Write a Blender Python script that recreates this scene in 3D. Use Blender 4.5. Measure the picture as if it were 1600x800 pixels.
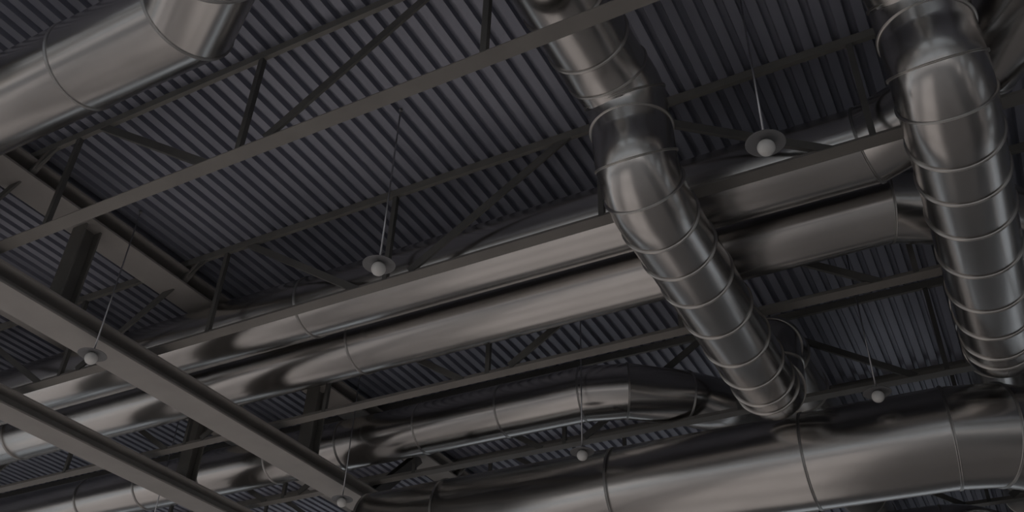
import bpy, math, random
from mathutils import Vector, Matrix
random.seed(7)
S = bpy.context.scene
for o in list(bpy.data.objects):
    bpy.data.objects.remove(o)

# ------------------------------------------------------------------ camera
RIGHT = Vector((0.88169, 0.47082, 0.03111)); FWD = Vector((-0.39640, 0.70564, 0.58727))
cam_data = bpy.data.cameras.new('camera')
cam = bpy.data.objects.new('camera', cam_data); S.collection.objects.link(cam)
FWD.normalize(); RIGHT = (RIGHT - FWD * RIGHT.dot(FWD)).normalized(); UP = RIGHT.cross(FWD)
cam.matrix_world = Matrix(((RIGHT.x, UP.x, -FWD.x, 0), (RIGHT.y, UP.y, -FWD.y, 0), (RIGHT.z, UP.z, -FWD.z, 0), (0, 0, 0, 1)))
cam_data.sensor_width = 36.0
cam_data.lens = 36.0 * 1459.5 / 1600.0
cam_data.clip_start = 0.05; cam_data.clip_end = 300
S.camera = cam

# ------------------------------------------------------------------ light and exposure
W = bpy.data.worlds.new('daylight'); S.world = W; W.use_nodes = True
wb = W.node_tree.nodes['Background']
wb.inputs['Color'].default_value = (0.86, 0.93, 1.0, 1); wb.inputs['Strength'].default_value = 0.5
sun_data = bpy.data.lights.new('sun', 'SUN'); sun_data.energy = 7.5; sun_data.angle = math.radians(3); sun_data.color = (1.0, .965, .945)
sun = bpy.data.objects.new('sun', sun_data); S.collection.objects.link(sun)
sun.rotation_euler = Vector((-.62, .80, -.41)).to_track_quat('-Z', 'Y').to_euler()
S.view_settings.view_transform = 'Standard'; S.view_settings.look = 'None'
S.view_settings.gamma = 1.0; S.view_settings.exposure = -0.15
S.view_settings.use_curve_mapping = False

# ------------------------------------------------------------------ materials
def new_mat(name):
    m = bpy.data.materials.new(name); m.use_nodes = True
    nt = m.node_tree; return m, nt, nt.nodes['Principled BSDF']
def noise_mix(nt, scale, c0, c1, coords='Object', stretch=(1, 1, 1), detail=4, lo=.35, hi=.65):
    tc = nt.nodes.new('ShaderNodeTexCoord'); mp = nt.nodes.new('ShaderNodeMapping'); mp.inputs['Scale'].default_value = stretch
    n = nt.nodes.new('ShaderNodeTexNoise'); n.inputs['Scale'].default_value = scale; n.inputs['Detail'].default_value = detail
    r = nt.nodes.new('ShaderNodeValToRGB'); r.color_ramp.elements[0].position = lo; r.color_ramp.elements[1].position = hi
    r.color_ramp.elements[0].color = (*c0, 1); r.color_ramp.elements[1].color = (*c1, 1)
    nt.links.new(tc.outputs[coords], mp.inputs['Vector']); nt.links.new(mp.outputs[0], n.inputs['Vector']); nt.links.new(n.outputs['Fac'], r.inputs['Fac'])
    return r.outputs['Color']
def simple(name, c0, c1, rough, metal=0, scale=3, stretch=(1, 1, 1), spec=.5):
    m, nt, b = new_mat(name)
    nt.links.new(noise_mix(nt, scale, c0, c1, stretch=stretch), b.inputs['Base Color'])
    b.inputs['Roughness'].default_value = rough; b.inputs['Metallic'].default_value = metal
    b.inputs['Specular IOR Level'].default_value = spec
    return m
def duct_material(name, c0, c1, r0, r1):
    m, nt, b = new_mat(name)
    nt.links.new(noise_mix(nt, 2.2, c0, c1), b.inputs['Base Color'])
    nt.links.new(noise_mix(nt, 1.6, (r0,) * 3, (r1,) * 3, lo=.3, hi=.7), b.inputs['Roughness'])
    b.inputs['Metallic'].default_value = 1
    # faint waviness of thin sheet metal
    tc = nt.nodes.new('ShaderNodeTexCoord'); n = nt.nodes.new('ShaderNodeTexNoise'); n.inputs['Scale'].default_value = 1.7; n.inputs['Detail'].default_value = 2
    bp = nt.nodes.new('ShaderNodeBump'); bp.inputs['Strength'].default_value = .03; bp.inputs['Distance'].default_value = .05
    nt.links.new(tc.outputs['Object'], n.inputs['Vector']); nt.links.new(n.outputs['Fac'], bp.inputs['Height']); nt.links.new(bp.outputs[0], b.inputs['Normal'])
    return m
DUCT = duct_material('galvanised_sheet', (.525, .51, .495), (.555, .54, .525), .20, .25)
RING = simple('galvanised_joint', (.50, .48, .46), (.58, .56, .53), .3, 1, 5)
RING_D = simple('dull_joint_band', (.40, .39, .38), (.48, .47, .46), .35, 1, 5)
STEEL = simple('painted_steel', (.20, .188, .175), (.23, .217, .20), .55, 0, 2.5)
STEEL_SHADE = simple('shaded_web_steel', (.105, .104, .098), (.13, .128, .12), .55, 0, 3)  # same steel, darkened: shade on the side faces is put into the colour
STEEL_T = simple('shaded_chord_steel', (.16, .155, .143), (.19, .184, .17), .55, 0, 3)  # half-dark version, with the shade of the chord faces in its colour
BEAM = simple('painted_girder_steel', (.32, .302, .285), (.36, .34, .32), .55, 0, 2)
DECK = simple('deck_sheet', (.26, .27, .325), (.325, .335, .395), .42, .3, .9, (3.5, .5, 1))
CONC = simple('concrete_floor', (.485, .455, .44), (.555, .52, .505), .7, 0, .4)
WALL = simple('wall_paint', (.48, .47, .46), (.53, .52, .51), .8, 0, .6)
FRAME = simple('window_frame_paint', (.20, .20, .20), (.23, .23, .23), .5, 0, 3)
ROD = simple('lamp_rod_metal', (.45, .45, .47), (.52, .52, .54), .3, 1, 6)
SHADE = simple('lamp_shade_enamel', (.15, .15, .155), (.18, .18, .185), .5, 0, 6)
BULB = simple('frosted_bulb_glass', (.66, .65, .63), (.72, .71, .69), .35, 0, 5)
def glass(name, tint):
    m, nt, b = new_mat(name)
    t = nt.nodes.new('ShaderNodeBsdfTransparent'); t.inputs['Color'].default_value = (tint, tint, tint, 1)
    g = nt.nodes.new('ShaderNodeBsdfGlossy'); g.inputs['Roughness'].default_value = .05
    x = nt.nodes.new('ShaderNodeMixShader'); x.inputs[0].default_value = .06
    nt.links.new(t.outputs[0], x.inputs[1]); nt.links.new(g.outputs[0], x.inputs[2]); nt.links.new(x.outputs[0], nt.nodes['Material Output'].inputs['Surface'])
    return m
PANE = glass('window_glass', 1.0); PANE_DIM = glass('added_dimming_glass', .38)  # second glass is added to dim sunlight on the right-hand floor

# ------------------------------------------------------------------ mesh helpers
class MB:
    def __init__(s): s.v = []; s.f = []; s.sm = []
    def face(s, f, smooth=False): s.f.append(f); s.sm.append(smooth)
    def box(s, x0, x1, y0, y1, z0, z1):
        b = len(s.v)
        s.v += [(x, y, z) for z in (z0, z1) for y in (y0, y1) for x in (x0, x1)]
        for f in ((0, 2, 3, 1), (4, 5, 7, 6), (0, 1, 5, 4), (2, 6, 7, 3), (0, 4, 6, 2), (1, 3, 7, 5)): s.face(tuple(b + i for i in f))
        return s
    def extrude(s, prof, p0, p1, up=(0, 0, 1)):
        """solid bar: closed profile (u sideways, v up) swept from p0 to p1"""
        p0 = Vector(p0); p1 = Vector(p1); d = (p1 - p0).normalized(); side = d.cross(Vector(up)).normalized(); u2 = side.cross(d)
        b = len(s.v); n = len(prof)
        for p in (p0, p1):
            s.v += [tuple(p + side * u + u2 * v) for u, v in prof]
        for i in range(n):
            j = (i + 1) % n; s.face((b + i, b + j, b + n + j, b + n + i))
        s.face(tuple(b + i for i in reversed(range(n)))); s.face(tuple(b + n + i for i in range(n)))
        return s
    def lathe(s, prof, c, axis=(0, 0, 1), seg=32, smooth=True):
        """profile of (r, h) about axis through c"""
        ax = Vector(axis).normalized(); a = ax.orthogonal().normalized(); e = ax.cross(a); c = Vector(c); b = len(s.v)
        for r, h in prof:
            for k in range(seg):
                t = 2 * math.pi * k / seg; s.v.append(tuple(c + ax * h + (a * math.cos(t) + e * math.sin(t)) * r))
        for i in range(len(prof) - 1):
            for k in range(seg):
                l = (k + 1) % seg; s.face((b + i * seg + k, b + i * seg + l, b + (i + 1) * seg + l, b + (i + 1) * seg + k), smooth)
        return s
    def build(s, name, mat, parent=None, origin=None):
        me = bpy.data.meshes.new(name); o0 = Vector(origin) if origin else Vector((0, 0, 0))
        off = o0 + (parent.location if parent and parent.parent is None else Vector((0, 0, 0)))
        if parent and parent.parent: off = parent.parent.location + parent.location
        me.from_pydata([tuple(Vector(v) - off) for v in s.v], [], s.f)
        me.polygons.foreach_set('use_smooth', s.sm); me.materials.append(mat)
        me.update(); me.validate()
        o = bpy.data.objects.new(name, me); S.collection.objects.link(o)
        if parent: o.parent = parent
        if origin: o.location = o0
        return o
def tag(o, label=None, cat=None, group=None, kind=None):
    if label: o['label'] = label
    if cat: o['category'] = cat
    if group: o['group'] = group
    if kind: o['kind'] = kind
    return o
def thing(name, loc, label, cat, group=None):
    o = bpy.data.objects.new(name, None); o.location = loc; o.empty_display_size = .2; S.collection.objects.link(o)
    return tag(o, label, cat, group)

def h_prof(w, h, tf, tw):   # wide-flange section, flanges at +-h/2
    w /= 2; h /= 2; t = tw / 2
    return [(-w, -h), (w, -h), (w, -h + tf), (t, -h + tf), (t, h - tf), (w, h - tf), (w, h), (-w, h), (-w, h - tf), (-t, h - tf), (-t, -h + tf), (-w, -h + tf)]
def l_prof(a, b, t):        # angle section
    return [(0, 0), (a, 0), (a, t), (t, t), (t, b), (0, b)]

# ------------------------------------------------------------------ the room
X0, X1, Y0, Y1, ZF, ZD = -36.0, 15.0, -20.0, 21.0, -1.6, 6.085
tag(MB().box(X0 - .3, X1 + .3, Y0 - .3, Y1 + .3, ZF - .2, ZF).build('floor', CONC), kind='structure')
# corrugated roof deck
YS = -1.2   # the deck starts here; behind it comes glazing added for sunlight
PITCH = .1490; XE = -.5735; FL = .080; DEPTH = .060
mb = MB(); k0 = int((X0 - XE) / PITCH) - 1; k1 = int((X1 - XE) / PITCH) + 1
xs = []
for k in range(k0, k1 + 1):
    e = XE + k * PITCH
    xs += [(e - FL, ZD), (e, ZD), (e + .006, ZD + DEPTH), (e + PITCH - FL - .018, ZD + DEPTH)]
b = 0
for y in (YS, Y1 + .3):
    for x, z in xs: mb.v.append((x, y, z))
n = len(xs)
for i in range(n - 1): mb.face((i, i + 1, n + i + 1, n + i))
mb.box(X0 - .3, X1 + .3, YS + .1, Y1 + .3, ZD + DEPTH + .002, ZD + DEPTH + .25)
tag(mb.build('ceiling', DECK), kind='structure')

WZ0, WZ1 = -1.0, 2.9
wn = [0]
def wall(side, axis, pos, a0, a1, nwin, out, pier=.35):
    """wall slab with a row of tall window openings; out = +-1 direction of the outside"""
    lo, hi = (pos, pos + .3 * out) if out > 0 else (pos + .3 * out, pos)
    m = MB()
    def bx(mm, a, b_, z0, z1, l=lo, h=hi):
        if axis == 'x': mm.box(l, h, a, b_, z0, z1)
        else: mm.box(a, b_, l, h, z0, z1)
    bx(m, a0, a1, ZF, WZ0); bx(m, a0, a1, WZ1, ZD + DEPTH)
    step = (a1 - a0) / nwin
    for i in range(nwin + 1):
        c = a0 + i * step; bx(m, max(a0, c - pier), min(a1, c + pier), WZ0, WZ1)
    tag(m.build('wall_' + side, WALL), kind='structure')
    for i in range(nwin):
        wn[0] += 1
        p, q = a0 + i * step + pier, a0 + (i + 1) * step - pier; mid = pos + .15 * out
        f = MB()
        for (u0, u1, v0, v1) in ((p, p + .07, WZ0, WZ1), (q - .07, q, WZ0, WZ1), (p, q, WZ0, WZ0 + .07), (p, q, WZ1 - .07, WZ1), (p, q, .62, .67)):
            bx(f, u0, u1, v0, v1, mid - .04, mid + .04)
        for j in (1, 2):
            c = p + (q - p) * j / 3; bx(f, c - .025, c + .025, WZ0, WZ1, mid - .03, mid + .03)
        fo = tag(f.build('window_%d' % wn[0], FRAME), kind='structure')
        g = MB(); bx(g, p + .03, q - .03, WZ0 + .03, WZ1 - .03, mid - .006, mid + .006); g.build('window_pane', PANE, fo)
wall('left', 'x', X0, Y0, Y1, 7, -1)
wall('right', 'x', X1, Y0, Y1, 7, 1, 1.9)
wall('back', 'y', Y1, X0, X1, 7, 1)
wall('front', 'y', Y0, X0, X1, 7, -1)

# unseen roof glazing added to let sun onto the floor: a grid of bars with panes
GX = [X0 - .3, -27, -18, -9, 0, 8.6, X1 + .3]
for i in range(6):
    xa, xb = GX[i], GX[i + 1]; wn[0] += 1
    f = MB()
    for j in range(5):
        c = xa + (xb - xa) * j / 4; f.box(max(xa, c - .05), min(xb, c + .05), Y0 - .3, YS + .1, ZD + .06, ZD + .16)
    for j in range(5):
        c = Y0 - .3 + (YS + .4 - Y0) * j / 4; f.box(xa, xb, max(Y0 - .3, c - .05), min(YS + .1, c + .05), ZD + .06, ZD + .16)
    fo = tag(f.build('window_%d' % wn[0], FRAME), kind='structure')  # added roof panel, numbered on from the wall windows
    MB().box(xa, xb, Y0 - .3, YS + .1, ZD + .12, ZD + .13).build('window_pane', PANE_DIM if i == 5 else PANE, fo)

# ------------------------------------------------------------------ truss girders (run away from the camera)
def girder(xc, w, label, posts, diags):
    t = thing('truss_girder', (xc, Y0 + .05, 4.58), label, 'girder', 'roof truss girders')
    pr = h_prof(w, .2, .022, .02)
    MB().extrude(pr, (xc, Y0 + .02, 4.682), (xc, Y1 - .02, 4.682)).build('bottom_chord', BEAM, t)
    MB().extrude(pr, (xc, Y0 + .02, 5.832), (xc, Y1 - .02, 5.832)).build('top_chord', BEAM, t)
    for y in posts:
        MB().extrude(h_prof(.2, .2, .02, .02), (xc, y, 4.782), (xc, y, 5.732), (0, 1, 0)).build('post', STEEL_T, t)
    for (ya, za, yb, zb) in diags:
        MB().extrude(h_prof(.15, .15, .015, .015), (xc, ya, za), (xc, yb, zb), (1, 0, 0)).build('diagonal_brace', STEEL_SHADE, t)
    return t
PY = [-14.65, -10.8, -6.95, -3.1, .75, 4.6, 8.45, 12.3, 16.15]
girder(-7.607, .41, 'nearer brown steel truss girder, its bottom beam crossing the lower left before the twin ducts', PY, [(9.85, 4.78, 10.85, 5.73), (14.75, 4.78, 13.75, 5.73)])
girder(-9.685, .39, 'further steel truss girder, its bottom beam cutting the bottom left corner of the photo', PY, [])

# ------------------------------------------------------------------ open web joists (run left to right)
MOD = 2.238; XN = -.16
def joist(y, label, xa, xb, skip=(), dy=0):
    t = thing('roof_joist', (XN, y, 4.9), label, 'joist', 'open web roof joists')
    c = [(0, 0), (.042, 0), (.042, .008), (.008, .008), (.008, .077), (.042, .077), (.042, .085), (0, .085)]
    # channel: web on the near side
    MB().extrude([(-u + .025, v) for u, v in c], (xa, y, 6.0), (xb, y, 6.0)).build('top_chord', STEEL_T, t)
    T = [(-.065, 0), (.065, 0), (.065, .01), (.012, .01), (.012, .07), (-.012, .07), (-.012, .01), (-.065, .01)]
    zb = 4.9 if y < 4.5 else 4.93
    MB().extrude(T, (xa, y, zb), (xb, y, zb)).build('bottom_chord', STEEL, t)
    for k in range(-7, 17):
        x = XN - MOD * k
        if not (xa + .1 < x < xb - .1): continue
        MB().extrude(l_prof(.05, .045, .008), (x + .025, y - .02, zb + .01), (x + .025, y - .02, 6.0), (0, 1, 0)).build('web_post', STEEL_SHADE, t)
        if k % 2 == 0:
            for s in (-1, 1):
                xt = x + s * MOD
                if (k, s) in skip or not (xa < xt < xb): continue
                MB().extrude(l_prof(.085, .022, .008) if s > 0 else [(-u, v) for u, v in reversed(l_prof(.07, .045, .008))], (x + s * (.30 if s > 0 else .33), y - .02, zb + (.03 if s > 0 else .0)), (xt - s * .28, y - .02, 6.0), (0, 1, 0)).build('web_diagonal', STEEL_SHADE, t)
    for (xs_, xe_, gx) in ((-7.27, -7.45, 1), (-7.96, -7.76, -1), (-9.36, -9.52, 1), (-10.03, -9.85, -1)):
        MB().extrude([(-.03, 0), (.03, 0), (.03, .03), (-.03, .03)], (xs_, y, 6.0), (xe_, y, 5.79 if gx > 0 else 5.80)).build('seat_bracket', STEEL, t)
    return t
A_ = X0 + .05; B_ = X1 - .05
joist(3.76, 'topmost dark open web joist, running just below the thick upper left duct', A_, B_)
joist(5.81, 'dark open web joist whose bottom chord crosses in front of the twin straight ducts', A_, B_, skip=((0, 1),))
joist(7.80, 'dark open web joist running just behind and below the lower twin duct', A_, B_)
joist(9.77, 'dark open web joist running just above the thick duct along the bottom edge', A_, B_)
joist(11.8, 'dark open web joist hidden for the most part behind the thick bottom duct', A_, B_)
joist(13.8, 'dark open web joist glimpsed below the thick bottom duct at bottom right', A_, B_)

# ------------------------------------------------------------------ ducts
def catmull(P, sub=8, smooth=None):
    """dense points through P; straight where neighbours are far apart is kept straight by caller"""
    out = []
    P = [Vector(p) for p in P]
    for i in range(len(P) - 1):
        p0 = P[i - 1] if i else P[0] * 2 - P[1]; p3 = P[i + 2] if i + 2 < len(P) else P[-1] * 2 - P[-2]
        p1, p2 = P[i], P[i + 1]
        d = lambda a, b_: max((b_ - a).length ** .5, 1e-6)
        t0 = 0; t1 = t0 + d(p0, p1); t2 = t1 + d(p1, p2); t3 = t2 + d(p2, p3)
        for j in range(sub):
            t = t1 + (t2 - t1) * j / sub
            a1 = p0 * ((t1 - t) / (t1 - t0)) + p1 * ((t - t0) / (t1 - t0)); a2 = p1 * ((t2 - t) / (t2 - t1)) + p2 * ((t - t1) / (t2 - t1)); a3 = p2 * ((t3 - t) / (t3 - t2)) + p3 * ((t - t2) / (t3 - t2))
            b1 = a1 * ((t2 - t) / (t2 - t0)) + a2 * ((t - t0) / (t2 - t0)); b2 = a2 * ((t3 - t) / (t3 - t1)) + a3 * ((t - t1) / (t3 - t1))
            out.append(b1 * ((t2 - t) / (t2 - t1)) + b2 * ((t - t1) / (t2 - t1)))
    out.append(P[-1]); return out
def fillet(P, rad, sub=9):
    """polyline with rounded corners"""
    P = [Vector(p) for p in P]; out = [P[0]]
    if not isinstance(rad, (list, tuple)): rad = [rad] * len(P)
    for i in range(1, len(P) - 1):
        a = (P[i - 1] - P[i]).normalized(); c = (P[i + 1] - P[i]).normalized(); ang = a.angle(c); r = rad[i]
        L = r / math.tan(ang / 2); L = min(L, .49 * (P[i - 1] - P[i]).length if i > 1 else .99 * (P[i - 1] - P[i]).length, .49 * (P[i + 1] - P[i]).length if i < len(P) - 2 else .99 * (P[i + 1] - P[i]).length)
        r = L * math.tan(ang / 2); cen = P[i] + (a + c).normalized() * (r / math.sin(ang / 2))
        s0 = P[i] + a * L - cen; s1 = P[i] + c * L - cen; tot = s0.angle(s1)
        ax = s0.cross(s1).normalized()
        for j in range(sub + 1): out.append(cen + Matrix.Rotation(tot * j / sub, 3, ax) @ s0)
    out.append(P[-1]); return out
SEG = 56
def tube(mb, pts, R, cap=True):
    n = len(pts); T = []
    for i in range(n):
        a = (pts[i] - pts[i - 1]).normalized() if i else None; c = (pts[i + 1] - pts[i]).normalized() if i < n - 1 else None
        T.append(((a or c) + (c or a)).normalized())
    ref = T[0].orthogonal().normalized(); b = len(mb.v)
    for i in range(n):
        if i: ref = (ref - T[i] * ref.dot(T[i])).normalized()
        e = T[i].cross(ref)
        for k in range(SEG):
            t = 2 * math.pi * k / SEG; mb.v.append(tuple(pts[i] + (ref * math.cos(t) + e * math.sin(t)) * R))
    for i in range(n - 1):
        for k in range(SEG):
            l = (k + 1) % SEG; mb.face((b + i * SEG + k, b + i * SEG + l, b + (i + 1) * SEG + l, b + (i + 1) * SEG + k), True)
    if cap:
        mb.face(tuple(b + k for k in reversed(range(SEG)))); mb.face(tuple(b + (n - 1) * SEG + k for k in range(SEG)))
def ring(at, ax, R, parent, w=.024, h=.014, mat=None, double=True, d=None):
    p = [(R - .004, -w), (R + h, -w * .8), (R + h, -w * .35), (R + h * .2, -w * .12), (R + h * .2, w * .12), (R + h, w * .35), (R + h, w * .8), (R - .004, w)] if double else \
        [(R - .004, -w), (R + h * .7, -w * .7), (R + h, 0), (R + h * .7, w * .7), (R - .004, w)]
    m = MB().lathe(p, at, ax, SEG)
    if d is not None:      # on a mitre the cut is an ellipse: slide each point along the duct onto the cut
        ax = Vector(ax).normalized(); c = Vector(at)
        for i, q in enumerate(m.v):
            q = Vector(q) - c; hh = q.dot(ax); o = q - ax * hh; rr = o.length
            o = (o - d * o.dot(d)).normalized() * rr
            m.v[i] = tuple(c + o - d * (o.dot(ax) / d.dot(ax)) + ax * hh)
    m.build('joint_ring', mat or RING, parent)
def mitred(mb, pts, R):
    n = len(pts); D = [(pts[i + 1] - pts[i]).normalized() for i in range(n - 1)]; ref = Vector((0, 0, 1)); 
    for i in range(n - 1):
        d = D[i]; r0 = ref if abs(d.dot(ref)) < .9 else Vector((1, 0, 0)); r0 = (r0 - d * r0.dot(d)).normalized(); e = d.cross(r0); b = len(mb.v)
        for j in (i, i + 1):
            nrm = d if j in (0, n - 1) else (D[j - 1] + D[j]).normalized()
            for k in range(SEG):
                t = 2 * math.pi * k / SEG; o = (r0 * math.cos(t) + e * math.sin(t)) * R
                mb.v.append(tuple(pts[j] + o - d * (o.dot(nrm) / d.dot(nrm))))
        for k in range(SEG):
            l = (k + 1) % SEG; mb.face((b + k, b + l, b + SEG + l, b + SEG + k), True)
        if i == 0: mb.face(tuple(b + k for k in reversed(range(SEG))))
        if i == n - 2: mb.face(tuple(b + SEG + k for k in range(SEG)))
def duct(name, label, cat, pts, R, rings, group=None, w=.013, h=.008, mitre=False):
    """pts: dense centreline. rings: list of points (nearest place on the line is used) or (point, axis)"""
    t = thing(name, pts[0], label, cat, group)
    mb = MB(); pts = [Vector(p) for p in pts]; (mitred if mitre else tube)(mb, pts, R); mb.build('duct_tube', DUCT, t)
    crn = {i: ((pts[i] - pts[i - 1]).normalized() + (pts[i + 1] - pts[i]).normalized()).normalized() for i in range(1, len(pts) - 1)} if mitre else {}
    for r in rings:
        ax = None
        if len(r) == 2: r, ax = r
        r = Vector(r); best = None
        for i in range(len(pts) - 1):
            a, c = pts[i], pts[i + 1]; d = c - a; u = max(0, min(1, (r - a).dot(d) / d.length_squared)); q = a + d * u
            if best is None or (q - r).length < best[0] - 1e-6: best = ((q - r).length, q, d.normalized(), i, u)
        q, d = best[1], best[2]
        dd = None
        for i, nn in crn.items():
            if (pts[i] - q).length < .05: q, dd, d = pts[i], (pts[i] - pts[i - 1]).normalized(), nn
        ring(q, Vector(ax) if ax else d, R, t, w, h, RING_D if mitre else RING, d=dd)
    return t
def sub(P, n=1):
    return P

# big duct of the upper left corner
L1 = [(X0 + .1, 2.7, 5.21), (-4.22, 2.7, 5.21), (-3.78, 2.45, 5.21), (-3.44, 1.95, 5.21), (-3.44, Y0 + .1, 5.21)]
duct('round_duct', 'thick galvanised duct in the upper left corner, bending up out of the frame', 'duct', L1, .345,
     [(-11, 2.7, 5.21), (-5.28, 2.7, 5.21), (-4.22, 2.7, 5.21), (-3.78, 2.45, 5.21), (-3.44, 1.95, 5.21), (-3.44, .2, 5.21)], mitre=True)
# twin ducts
P1 = [(X0 + .1, 6.3, 5.325), (-.23, 6.3, 5.325), (.35, 6.06, 5.325), (1.45, 4.75, 5.325), (1.75, 4.40, 5.55), (1.75, 4.40, 6.05)]
duct('round_duct', 'upper of the twin straight galvanised ducts, bending back behind the right hand ribbed duct', 'duct', P1, .33,
     [(-11.6, 6.3, 5.325), (-5.93, 6.3, 5.325), (-.23, 6.3, 5.325), (.64, 5.71, 5.325)], 'twin straight ducts', mitre=True)
P2 = [(X0 + .1, 7.18, 5.325), (-.23, 7.18, 5.325), (.45, 7.55, 5.325), (1.3, 8.76, 5.325), (1.3, 20.9, 5.325)]
duct('round_duct', 'lower of the twin straight galvanised ducts, running below and behind the other one', 'duct', P2, .33,
     [(-11.6, 7.18, 5.325), (-5.92, 7.18, 5.325), (-.23, 7.18, 5.325), (.45, 7.55, 5.325)], 'twin straight ducts', mitre=True)
# curved duct between the third and fourth joists
S1 = [(X0 + .1, 9.27, 5.31), (-4.13, 9.27, 5.31), (-3.64, 9.41, 5.31), (-3.08, 9.86, 5.31), (-2.42, 10.62, 5.31)]
duct('round_duct', 'mid sized galvanised duct that bends away to the lower right behind the long ribbed duct', 'duct', S1, .335,
     [(-12.6, 9.27, 5.31), (-11.35, 9.27, 5.31), (-10.1, 9.27, 5.31), (-8.86, 9.27, 5.31), (-7.64, 9.27, 5.31), (-6.4, 9.27, 5.31), (-5.2, 9.27, 5.31), (-4.13, 9.27, 5.31), (-3.64, 9.41, 5.31), (-3.08, 9.86, 5.31)], mitre=True)
# the thick duct along the bottom
Q1 = [(-7.15, 9.42, 4.065), (-.3, 9.42, 4.065), (.12, 9.53, 4.065), (.75, 10.05, 4.065), (1.7, 12.0, 4.065), (1.7, 20.9, 4.065)]
duct('round_duct', 'thickest duct, smooth and wide, along the bottom right edge of the photo', 'duct', Q1, .5,
     [(-7.12, 9.42, 4.065), (-6.0, 9.42, 4.065), (-3.76, 9.42, 4.065), (-1.64, 9.42, 4.065), (-.3, 9.42, 4.065), (.12, 9.53, 4.065), (.75, 10.05, 4.065)], w=.015, h=.010, mitre=True)
# duct glimpsed underneath it
T1 = fillet([(-5, 12.75, 4.3), (-.55, 12.75, 4.3), (.1, 13.6, 4.3), (.1, 20.9, 4.3)], .6)
duct('round_duct', 'duct glimpsed under the thickest duct at the bottom right edge', 'duct', T1, .32, [(-3, 12.75, 4.3), (-.75, 12.75, 4.3)])

# ribbed ducts that come off the deck, drop and run away from the camera
def ribbed(x, label, ys, near_x):
    C = [(near_x, Y0 + .1, 5.35), (near_x, 2.6, 5.35), (near_x, 4.1, 5.35), (near_x, 4.5, 5.345), (x, 4.80, 5.24), (x, 4.95, 4.97), (x, 5.02, 4.68), (x, 5.22, 4.52), (x, 5.55, 4.5)]
    p = [Vector(C[0])] + catmull(C[1:], 7)
    end = fillet([(x, 5.56, 4.5), (x, 8.86, 4.5), (x, 8.86, 5.35), (x, 20.9, 5.35)], .40, 12)
    pts = p + end[1:]
    rg = [(near_x, y, 5.35) for y in (1.4, 2.0, 2.6, 3.2, 3.87, 4.28)] + [((near_x, 4.6, 5.33), (0, .985, -.17)), ((x, 4.86, 5.26), (0, .64, -.77)), ((x, 4.95, 4.985), (0, .12, -1)), ((x, 4.97, 4.70), (0, .60, -.80)), ((x, 5.10, 4.49), (0, .93, -.36))]
    rg += [(x, y, 4.5) for y in ys]
    rg += [((x, 8.74, 4.62), (0, 1, 1)), (x, 8.86, 4.92), ((x, 8.97, 5.24), (0, 1, 1))] + [(x, 9.4 + .9 * i, 5.35) for i in range(12)]
    return duct('ribbed_duct', label, 'duct', pts, .31, rg, 'ribbed ducts running away from the viewer', w=.009, h=.014)
RY = [5.46, 5.87, 6.31, 6.85, 7.40, 7.87, 8.25, 8.44]
ribbed(-1.775, 'long closely ringed duct in the centre right, slanting down to the right', RY, -1.83)
ribbed(.348, 'closely ringed duct at the right edge, running down beside the frame', RY, .30)
# ------------------------------------------------------------------ pendant lamps
def pendant(x, y, label):
    z = 4.34
    t = thing('pendant_lamp', (x, y, 6.08), label, 'lamp', 'pendant lamps with flat round shades')
    MB().lathe([(.0005, 0), (.0075, 0), (.0075, 6.085 - z - .02), (.0005, 6.085 - z - .02)], (x, y, z + .02), seg=10).build('rod', ROD, t)
    MB().lathe([(.0005, 6.085), (.018, 6.085), (.018, 6.065), (.009, 6.05), (.0005, 6.05)], (x, y, 0), seg=20).build('ceiling_rose', FRAME, t)
    MB().lathe([(.0005, .034), (.02, .032), (.03, .024), (.09, .012), (.133, -.002), (.135, -.006), (.130, -.006), (.088, .004), (.03, .014), (.0005, .016)], (x, y, z), seg=40).build('lamp_shade', SHADE, t)
    MB().lathe([(.0005, .02), (.026, .02), (.028, -.004), (.0005, -.004)], (x, y, z), seg=24).build('socket', ROD, t)
    p = [(max(.0005, .06 * math.sin(a)), -.045 + .06 * math.cos(a)) for a in [math.pi * i / 16 for i in range(17)]]
    MB().lathe(p, (x, y, z), seg=28).build('bulb', BULB, t)
for x, y, lab in ((-3.95, 4.85, 'pendant lamp left of centre, hanging before the dark joist web above the twin ducts'),
                  (-7.28, 4.89, 'pendant lamp at far left, hanging in front of the nearer girder beam'),
                  (-.79, 4.81, 'pendant lamp between the two ringed ducts, upper right, its shade seen widest'),
                  (-3.96, 8.80, 'pendant lamp at bottom centre, hanging above the thick bottom duct'),
                  (-7.28, 8.86, 'pendant lamp at the bottom where the girder beam meets the thick duct'),
                  (-.80, 8.72, 'small looking pendant lamp between the lower ends of the ringed ducts'),
                  (-10.57, 8.83, 'pendant lamp of which only the thin rod shows, at the bottom left edge')):
    pendant(x, y, lab)
